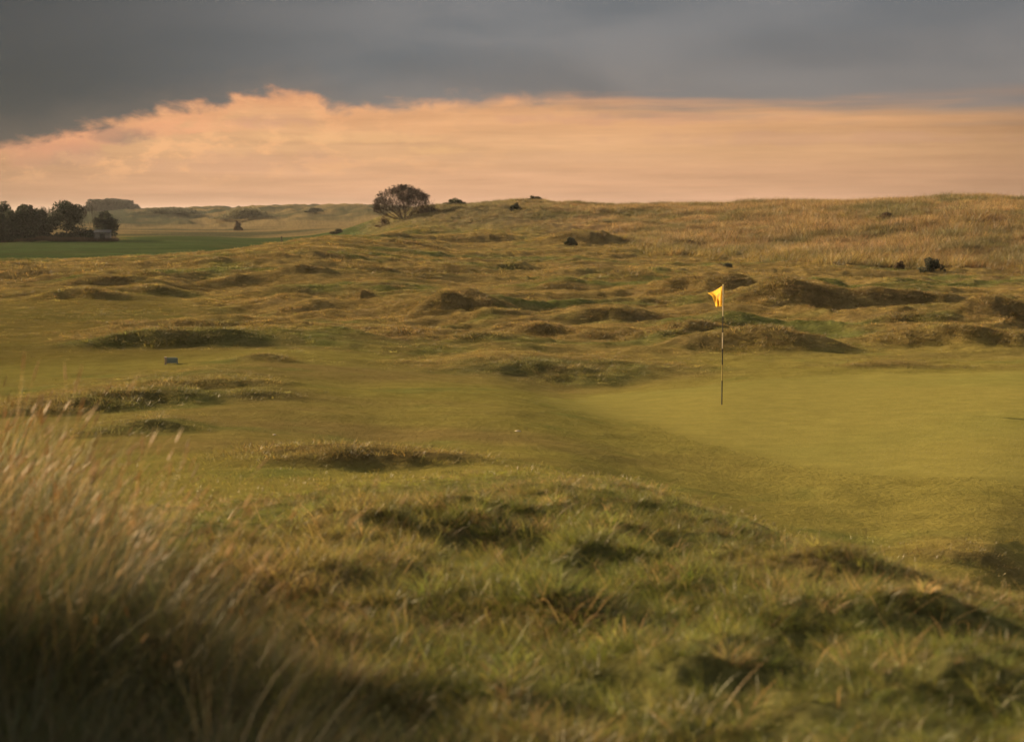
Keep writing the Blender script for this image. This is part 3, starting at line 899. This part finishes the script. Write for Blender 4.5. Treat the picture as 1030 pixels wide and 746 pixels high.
# ------------------------------------------------------------------ flagstick
fx, fy, _ = hit(726, 408, surface)
fz = float(surface([fx], [fy])[0])
fr = math.hypot(fx, fy)
flag_root = empty('flagstick', (fx, fy, fz)); tag(flag_root, 'golf flagstick with yellow flag standing in the putting green', 'flagstick')
PH = (408 - 288.5) / F * fr
m, nt, out = new_mat('banded_stick')
tc = N(nt, 'ShaderNodeTexCoord'); sx = N(nt, 'ShaderNodeSeparateXYZ'); nt.links.new(tc.outputs['Object'], sx.inputs[0])
rp = N(nt, 'ShaderNodeValToRGB'); rp.color_ramp.interpolation = 'CONSTANT'
mdv = N(nt, 'ShaderNodeMath', operation='DIVIDE'); mdv.inputs[1].default_value = PH; nt.links.new(sx.outputs['Z'], mdv.inputs[0]); nt.links.new(mdv.outputs[0], rp.inputs[0])
BLK, WHT, YEL = (.012, .012, .012, 1), (.30, .25, .17, 1), (.17, .135, .035, 1)
els = rp.color_ramp.elements
els[0].position = 0; els[0].color = BLK
els[1].position = .20; els[1].color = YEL
for p, c_ in ((.335, BLK), (.47, WHT), (.605, BLK), (.74, WHT)):
    e_ = els.new(p); e_.color = c_
bs = N(nt, 'ShaderNodeBsdfPrincipled'); bs.inputs['Roughness'].default_value = .8; bs.inputs['Specular IOR Level'].default_value = .1
nt.links.new(rp.outputs[0], bs.inputs['Base Color']); nt.links.new(bs.outputs[0], out.inputs[0])
STICK = m
V, Fc = [], []
for k in range(12):
    tube(V, Fc, np.array([0, 0, -.1 + (PH + .1) * k / 12]), np.array([0, 0, -.1 + (PH + .1) * (k + 1) / 12]), .0115 - .003 * k / 12, .0115 - .003 * (k + 1) / 12, 10)
mesh_obj('stick', V, Fc, STICK, flag_root, True)
V, Fc = [], []
tube(V, Fc, np.array([0, 0, PH]), np.array([0, 0, PH + .018]), .014, .010, 10)
mesh_obj('cap', V, Fc, plain_mat('cap', (.4, .32, .1), .5, .1), flag_root)
# hole liner
V, Fc = [], []
for k in range(24):
    a = 2 * math.pi * k / 24
    for rr2, zz in ((.054, -.02), (.054, -.10), (.050, -.10), (.050, -.02)):
        V.append((math.cos(a) * rr2, math.sin(a) * rr2, zz))
for k in range(24):
    j = (k + 1) % 24
    for s in range(4):
        Fc.append((k * 4 + s, k * 4 + (s + 1) % 4, j * 4 + (s + 1) % 4, j * 4 + s))
mesh_obj('hole_cup', V, Fc, plain_mat('hole_cup', (.35, .33, .28), .5, .1), flag_root)
# flag: hoist on the stick, fly end blown to the left and sagging in folds
def px_f(px, py):   # in flag plane, metres from the stick top
    return (px - 726) / F * fr, PH - (py - 288.5) / F * fr
nu, nv = 22, 16
V, Fc, UV = [], [], []
top0, top1 = px_f(725.6, 289), px_f(710.6, 295.8)
mid1 = px_f(715.6, 299.2)
bot0, bot1 = px_f(725.4, 309.5), px_f(719.0, 309.4)
for j in range(nv + 1):
    t = j / nv
    hx, hz = top0[0] * (1 - t) + bot0[0] * t, top0[1] * (1 - t) + bot0[1] * t
    if t < .18:
        s = t / .18; ex, ez = top1[0] * (1 - s) + mid1[0] * s, top1[1] * (1 - s) + mid1[1] * s
    else:
        s = (t - .18) / .82; ex, ez = mid1[0] * (1 - s) + bot1[0] * s, mid1[1] * (1 - s) + bot1[1] * s
    for i in range(nu + 1):
        u = i / nu
        fold = .045 * math.sin(u * 7.5 + t * 1.6) * u ** .6 + .03 * math.sin(u * 15 - t * 3) * t
        V.append((hx + (ex - hx) * u - .012, fold - .10 * u * (1 - .3 * t), hz + (ez - hz) * u - .018 * math.sin(u * math.pi) * (1 - t)))
for j in range(nv):
    for i in range(nu):
        a = j * (nu + 1) + i
        Fc.append((a, a + 1, a + nu + 2, a + nu + 1))
m, nt, out = new_mat('flag_cloth')
tc = N(nt, 'ShaderNodeTexCoord'); uvn = N(nt, 'ShaderNodeAttribute', attribute_name='cloth')
d = N(nt, 'ShaderNodeBsdfDiffuse'); tl = N(nt, 'ShaderNodeBsdfTranslucent'); mx = N(nt, 'ShaderNodeMixShader'); mx.inputs[0].default_value = .45
nt.links.new(uvn.outputs['Color'], d.inputs[0]); nt.links.new(uvn.outputs['Color'], tl.inputs[0])
nt.links.new(d.outputs[0], mx.inputs[1]); nt.links.new(tl.outputs[0], mx.inputs[2]); nt.links.new(mx.outputs[0], out.inputs[0])
fl = mesh_obj('flag', V, Fc, m, flag_root, True)
cols = []
for j in range(nv + 1):
    for i in range(nu + 1):
        u, t = i / nu, j / nv
        c = (.58, .37, .06)
        if .22 < u < .75 and .2 < t < .8: c = (.52, .29, .05)                          # printed panel
        if .26 < u < .62 and (.24 < t < .40 or .66 < t < .72): c = (.42, .20, .06)
        cols.append((*c, 1))
at_ = fl.data.attributes.new('cloth', 'FLOAT_COLOR', 'POINT'); at_.data.foreach_set('color', np.array(cols, np.float32).ravel())

# ------------------------------------------------------------------ small things
# distant marker post on the fairway
loc = stand(283, 205)
p_ = empty('marker_post', loc); tag(p_, 'thin dark post standing on the far fairway', 'post')
V, Fc = [], []; tube(V, Fc, np.array([0, 0, -.2]), np.array([0, 0, .95]), .085, .075, 8)
mesh_obj('post', V, Fc, BARK, p_)
V, Fc = [], []; tube(V, Fc, np.array([0, 0, .95]), np.array([0, 0, 1.05]), .10, .06, 8)
mesh_obj('post_cap', V, Fc, BARK, p_)
# low board by the left hummock
hx, hy, hr = hit(171, 367, surface)
hz = float(surface([hx], [hy])[0])
bd = empty('marker_board', (hx, hy, hz), R(10)); tag(bd, 'low dark teal board with a pale end post beside the left hummock', 'marker')
TEAL = plain_mat('teal_board', (.13, .16, .145), .7, .2, 8)
PALE = plain_mat('pale_paint', (.24, .19, .15), .7, .15, 8)
s_ = hr / F
v, f = box(-3 * s_, 6.5 * s_, -.015, .015, 1.0 * s_, 6.6 * s_); mesh_obj('board', v, f, TEAL, bd)
v, f = box(-5.2 * s_, -3.2 * s_, -.03, .03, -.1, 7.4 * s_); mesh_obj('end_post', v, f, PALE, bd)
v, f = box(6.6 * s_, 7.6 * s_, -.02, .02, -.1, 6.0 * s_); mesh_obj('leg', v, f, TEAL, bd)
# pale stones
STONE = plain_mat('pale_stone', (.22, .19, .15), .85, .25, 20)
def stone(label, px, py, wpx, seed):
    x_, y_, r_ = hit(px, py, surface)
    rnd = random.Random(seed); w = wpx * r_ / F
    V, Fc = [], []
    nl, ns = 7, 10
    for i in range(nl + 1):
        th_ = math.pi * i / nl
        for k in range(ns):
            a = 2 * math.pi * k / ns
            q = 1 + .22 * math.sin(a * 2 + seed) + .12 * math.sin(a * 3 + i + seed * 2)
            V.append((math.sin(th_) * math.cos(a) * w * .5 * q, math.sin(th_) * math.sin(a) * w * .38 * q, math.cos(th_) * w * .17 + w * .06))
    for i in range(nl):
        for k in range(ns):
            Fc.append((i * ns + k, (i + 1) * ns + k, (i + 1) * ns + (k + 1) % ns, i * ns + (k + 1) % ns))
    o = mesh_obj('stone', V, Fc, STONE, None, True)
    o.location = (x_, y_, float(surface([x_], [y_])[0])); o.rotation_euler = (0, 0, rnd.uniform(-.6, .6))
    tag(o, label, 'stone', 'pale stones lying in the grass')
stone('pale stone lying alone on the mown slope left of the green', 521, 434, 5.5, 1)
stone('pale stone by the dark hollow edge at left', 157, 432, 4, 2)
stone('pale stone in the turf above the near left hummock', 276, 438, 4, 3)
stone('pale stone in the dune grass beside a brown bush', 904, 220.5, 7, 4)

# ------------------------------------------------------------------ light
SUN_AZ, SUN_EL = R(34), R(17.5)     # sun to the left, a little beyond the scene
to_sun = Vector((-math.cos(SUN_AZ) * math.cos(SUN_EL), math.sin(SUN_AZ) * math.cos(SUN_EL), math.sin(SUN_EL)))
sl = bpy.data.lights.new('sun', 'SUN'); sl.energy = 4.2; sl.angle = R(.6); sl.color = (1.0, .72, .40)
so = bpy.data.objects.new('sun', sl); COL.objects.link(so)
so.rotation_euler = to_sun.to_track_quat('Z', 'Y').to_euler(); so.location = to_sun * 100

# ------------------------------------------------------------------ sky
def lin(c):
    out_ = []
    for v_ in c:
        v_ /= 255
        out_.append((v_ / 12.92 if v_ <= .04045 else ((v_ + .055) / 1.055) ** 2.4) / 2 ** EXPO)
    return (*out_, 1)
world = bpy.data.worlds.new('World'); scene.world = world; world.use_nodes = True
nt = world.node_tree; nt.nodes.clear(); L = nt.links.new
wo = N(nt, 'ShaderNodeOutputWorld'); bg = N(nt, 'ShaderNodeBackground'); L(bg.outputs[0], wo.inputs[0])
tc = N(nt, 'ShaderNodeTexCoord'); sx = N(nt, 'ShaderNodeSeparateXYZ'); L(tc.outputs['Generated'], sx.inputs[0])
def M(op, a, b=None, c=None, clamp=False):
    n_ = N(nt, 'ShaderNodeMath', operation=op); n_.use_clamp = clamp
    for i, v_ in enumerate((a, b, c)):
        if v_ is None: continue
        if isinstance(v_, (int, float)): n_.inputs[i].default_value = v_
        else: L(v_, n_.inputs[i])
    return n_.outputs[0]
def MIX(f, a, b, blend='MIX'):
    n_ = N(nt, 'ShaderNodeMix', data_type='RGBA', blend_type=blend)
    for s_i, v_ in ((0, f), (6, a), (7, b)):
        if isinstance(v_, (int, float)): n_.inputs[s_i].default_value = v_
        elif isinstance(v_, tuple): n_.inputs[s_i].default_value = v_
        else: L(v_, n_.inputs[s_i])
    return n_.outputs[2]
def SM(x, a, b):
    n_ = N(nt, 'ShaderNodeMapRange', interpolation_type='SMOOTHSTEP'); n_.inputs[1].default_value = a; n_.inputs[2].default_value = b; n_.inputs[3].default_value = 0; n_.inputs[4].default_value = 1
    L(x, n_.inputs[0]); return n_.outputs[0]
def CURVE(x, pts):
    n_ = N(nt, 'ShaderNodeFloatCurve'); cv = n_.mapping.curves[0]
    while len(cv.points) > 2: cv.points.remove(cv.points[1])
    cv.points[0].location = pts[0]; cv.points[1].location = pts[-1]
    for p in pts[1:-1]: cv.points.new(*p)
    n_.mapping.update(); L(x, n_.inputs['Value']); return n_.outputs[0]
def NOISE(vec, scale, detail=5, rough=.55, dist=0.0):
    n_ = N(nt, 'ShaderNodeTexNoise'); n_.inputs['Scale'].default_value = scale; n_.inputs['Detail'].default_value = detail; n_.inputs['Roughness'].default_value = rough; n_.inputs['Distortion'].default_value = dist
    L(vec, n_.inputs['Vector']); return n_.outputs['Fac']
def VEC(sxv, syv, off=0.0):
    cb = N(nt, 'ShaderNodeCombineXYZ'); L(M('MULTIPLY', az, sxv), cb.inputs[0]); L(M('MULTIPLY', el, syv), cb.inputs[1]); cb.inputs[2].default_value = off
    return cb.outputs[0]
az = M('ARCTAN2', sx.outputs[0], sx.outputs[1]); el = M('ARCSINE', sx.outputs[2])
azn = M('MULTIPLY_ADD', az, 1 / .8, .5, True)          # -.4 .. .4 rad
def axp(px): return math.atan((px - 515) / F) / .8 + .5
def elp(py): return (HORIZON - py) / F
ELM = .14
edge_pts = [(0.0, elp(150) / ELM)] + [(axp(p), elp(q) / ELM) for p, q in [(-40, 150), (40, 147), (62, 139), (100, 131), (150, 120), (200, 111), (226, 110), (240, 100), (316, 98), (336, 111), (400, 108), (480, 104), (560, 104), (700, 111), (860, 112), (1030, 116)]] + [(1.0, elp(110) / ELM)]
edge = M('MULTIPLY', CURVE(azn, edge_pts), ELM)
big = NOISE(VEC(14, 30), 1.0, 4, .5)
fin = NOISE(VEC(48, 95, 3.0), 1.0, 6, .6, .3)
fin_r = NOISE(VEC(9, 130, 4.0), 1.0, 5, .55, .2)
rw = SM(az, -.02, .1)
edge2 = M('ADD', edge, M('ADD', M('MULTIPLY', M('MULTIPLY_ADD', fin, .022, -.011), M('SUBTRACT', 1.0, rw)), M('MULTIPLY', M('MULTIPLY_ADD', fin_r, .03, -.015), rw)))
soft = CURVE(azn, [(0, .085), (axp(100), .085), (axp(330), .085), (axp(520), .16), (axp(800), .22), (axp(1030), .28), (1, .3)])
soft = M('MULTIPLY', soft, .05)
q = M('DIVIDE', M('SUBTRACT', el, edge2), soft)
cl_fac = SM(q, -1, 1)
# lit strip of sky under the cloud deck
rp = N(nt, 'ShaderNodeValToRGB'); rp.color_ramp.interpolation = 'EASE'
eln = M('DIVIDE', el, .08, None, True); L(eln, rp.inputs[0])
els = rp.color_ramp.elements
els[0].position = 0; els[0].color = lin((201, 151, 120)); els[1].position = 1; els[1].color = lin((222, 158, 112))
for p, c_ in ((.25, (211, 160, 121)), (.5, (217, 166, 120)), (.72, (219, 164, 116))):
    e_ = els.new(p); e_.color = lin(c_)
gap = rp.outputs[0]
dim = CURVE(azn, [(0, .6), (axp(-20), .70), (axp(60), .82), (axp(200), .96), (axp(380), 1.0), (axp(600), 1.0), (axp(850), .88), (axp(1030), .66), (1, .5)])
streak = NOISE(VEC(9, 150, 7.0), 1.0, 7, .62, .2)
dim2 = M('MULTIPLY', dim, M('MULTIPLY_ADD', streak, .7, .65))
vm = N(nt, 'ShaderNodeVectorMath', operation='SCALE'); L(gap, vm.inputs[0]); L(dim2, vm.inputs['Scale'])
# torn lit cloudlets on the left half
leftw = CURVE(azn, [(0, 1), (axp(200), 1), (axp(330), .75), (axp(460), .3), (axp(620), .1), (1, .08)])
puff = NOISE(VEC(40, 85, 11.0), 1.0, 7, .62, .1)
pf = M('MULTIPLY', M('MULTIPLY', SM(puff, .48, .62), leftw), SM(el, .012, .035))
gap2 = MIX(M('MULTIPLY', pf, .75), vm.outputs[0], lin((242, 180, 126)))
grey = NOISE(VEC(26, 75, 21.0), 1.0, 6, .6, .1)
gf = M('MULTIPLY', M('MULTIPLY', SM(grey, .56, .70), leftw), SM(el, .028, .05))
gap3 = MIX(M('MULTIPLY', gf, .7), gap2, lin((165, 130, 110)))
def PUFF(px, py, wx, wy):
    dx = M('DIVIDE', M('SUBTRACT', az, math.atan((px - 515) / F)), wx / F); dy = M('DIVIDE', M('SUBTRACT', el, elp(py)), wy / F)
    d2 = M('ADD', M('MULTIPLY', dx, dx), M('MULTIPLY', dy, dy))
    return SM(M('ADD', d2, M('MULTIPLY_ADD', fin, 7.0, -3.5)), 2.0, -.2)
for (px_, py_, wx_, wy_, f_, c_) in [(75, 143, 46, 12, .75, (228, 160, 118)), (165, 132, 34, 8, .65, (228, 164, 120)), (48, 158, 60, 10, .6, (178, 136, 112)), (122, 140, 26, 8, .85, (138, 117, 104)), (435, 152, 26, 4, .5, (236, 182, 124)), (60, 150, 50, 6, .6, (196, 142, 114)), (205, 127, 42, 7, .6, (240, 172, 124)), (275, 124, 44, 6, .55, (206, 152, 122)), (350, 140, 70, 5, .5, (238, 184, 128)), (250, 165, 90, 9, .45, (204, 154, 122)), (640, 122, 130, 5, .5, (206, 152, 120)), (820, 142, 170, 6, .4, (198, 150, 120)), (560, 160, 120, 5, .35, (208, 160, 122))]:
    gap3 = MIX(M('MULTIPLY', PUFF(px_, py_, wx_, wy_), f_), gap3, lin(c_))
# pink rim just under the deck
rim = M('MULTIPLY', SM(q, -4, -.6), M('MULTIPLY', leftw, .4))
gap4 = MIX(rim, gap3, lin((232, 158, 112)))
# cloud deck
dk = NOISE(VEC(6, 22, 31.0), 1.0, 5, .5, .3)
deck = MIX(SM(dk, .3, .7), lin((108, 110, 113)), lin((129, 127, 127)))
lw = SM(az, -.33, .02)
deck = MIX(lw, MIX(.85, deck, lin((50, 51, 51))), deck)
low = SM(q, 6, 0)
deck = MIX(M('MULTIPLY', low, .25), deck, lin((140, 120, 104)))
deck = MIX(SM(el, .2, .8), deck, lin((226, 220, 212)))       # deck brightened overhead, out of view, to lift the shadows
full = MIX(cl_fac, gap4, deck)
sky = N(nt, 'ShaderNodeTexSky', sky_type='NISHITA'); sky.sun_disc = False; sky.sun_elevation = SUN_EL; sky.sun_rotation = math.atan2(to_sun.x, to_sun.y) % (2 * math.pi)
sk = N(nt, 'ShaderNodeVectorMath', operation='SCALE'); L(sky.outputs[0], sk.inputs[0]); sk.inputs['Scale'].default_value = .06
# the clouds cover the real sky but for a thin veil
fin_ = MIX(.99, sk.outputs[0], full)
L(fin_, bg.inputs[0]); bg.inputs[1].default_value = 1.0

# ------------------------------------------------------------------ evening air
m, nt, out = new_mat('evening_air')
pv = N(nt, 'ShaderNodeVolumePrincipled'); pv.inputs['Color'].default_value = (.9, .9, .92, 1); pv.inputs['Density'].default_value = .00006; pv.inputs['Anisotropy'].default_value = .2
nt.links.new(pv.outputs[0], out.inputs['Volume'])
v, f = box(-3100, 3100, -3100, 3100, float(gz.min()) - 1.0, max(14.0, float(gz.max()) + 4))
hz_ = mesh_obj('haze', v, f, m); tag(hz_, kind='stuff', label='thin evening haze lying over the whole links', cat='haze')
scene.cycles.volume_bounces = 0
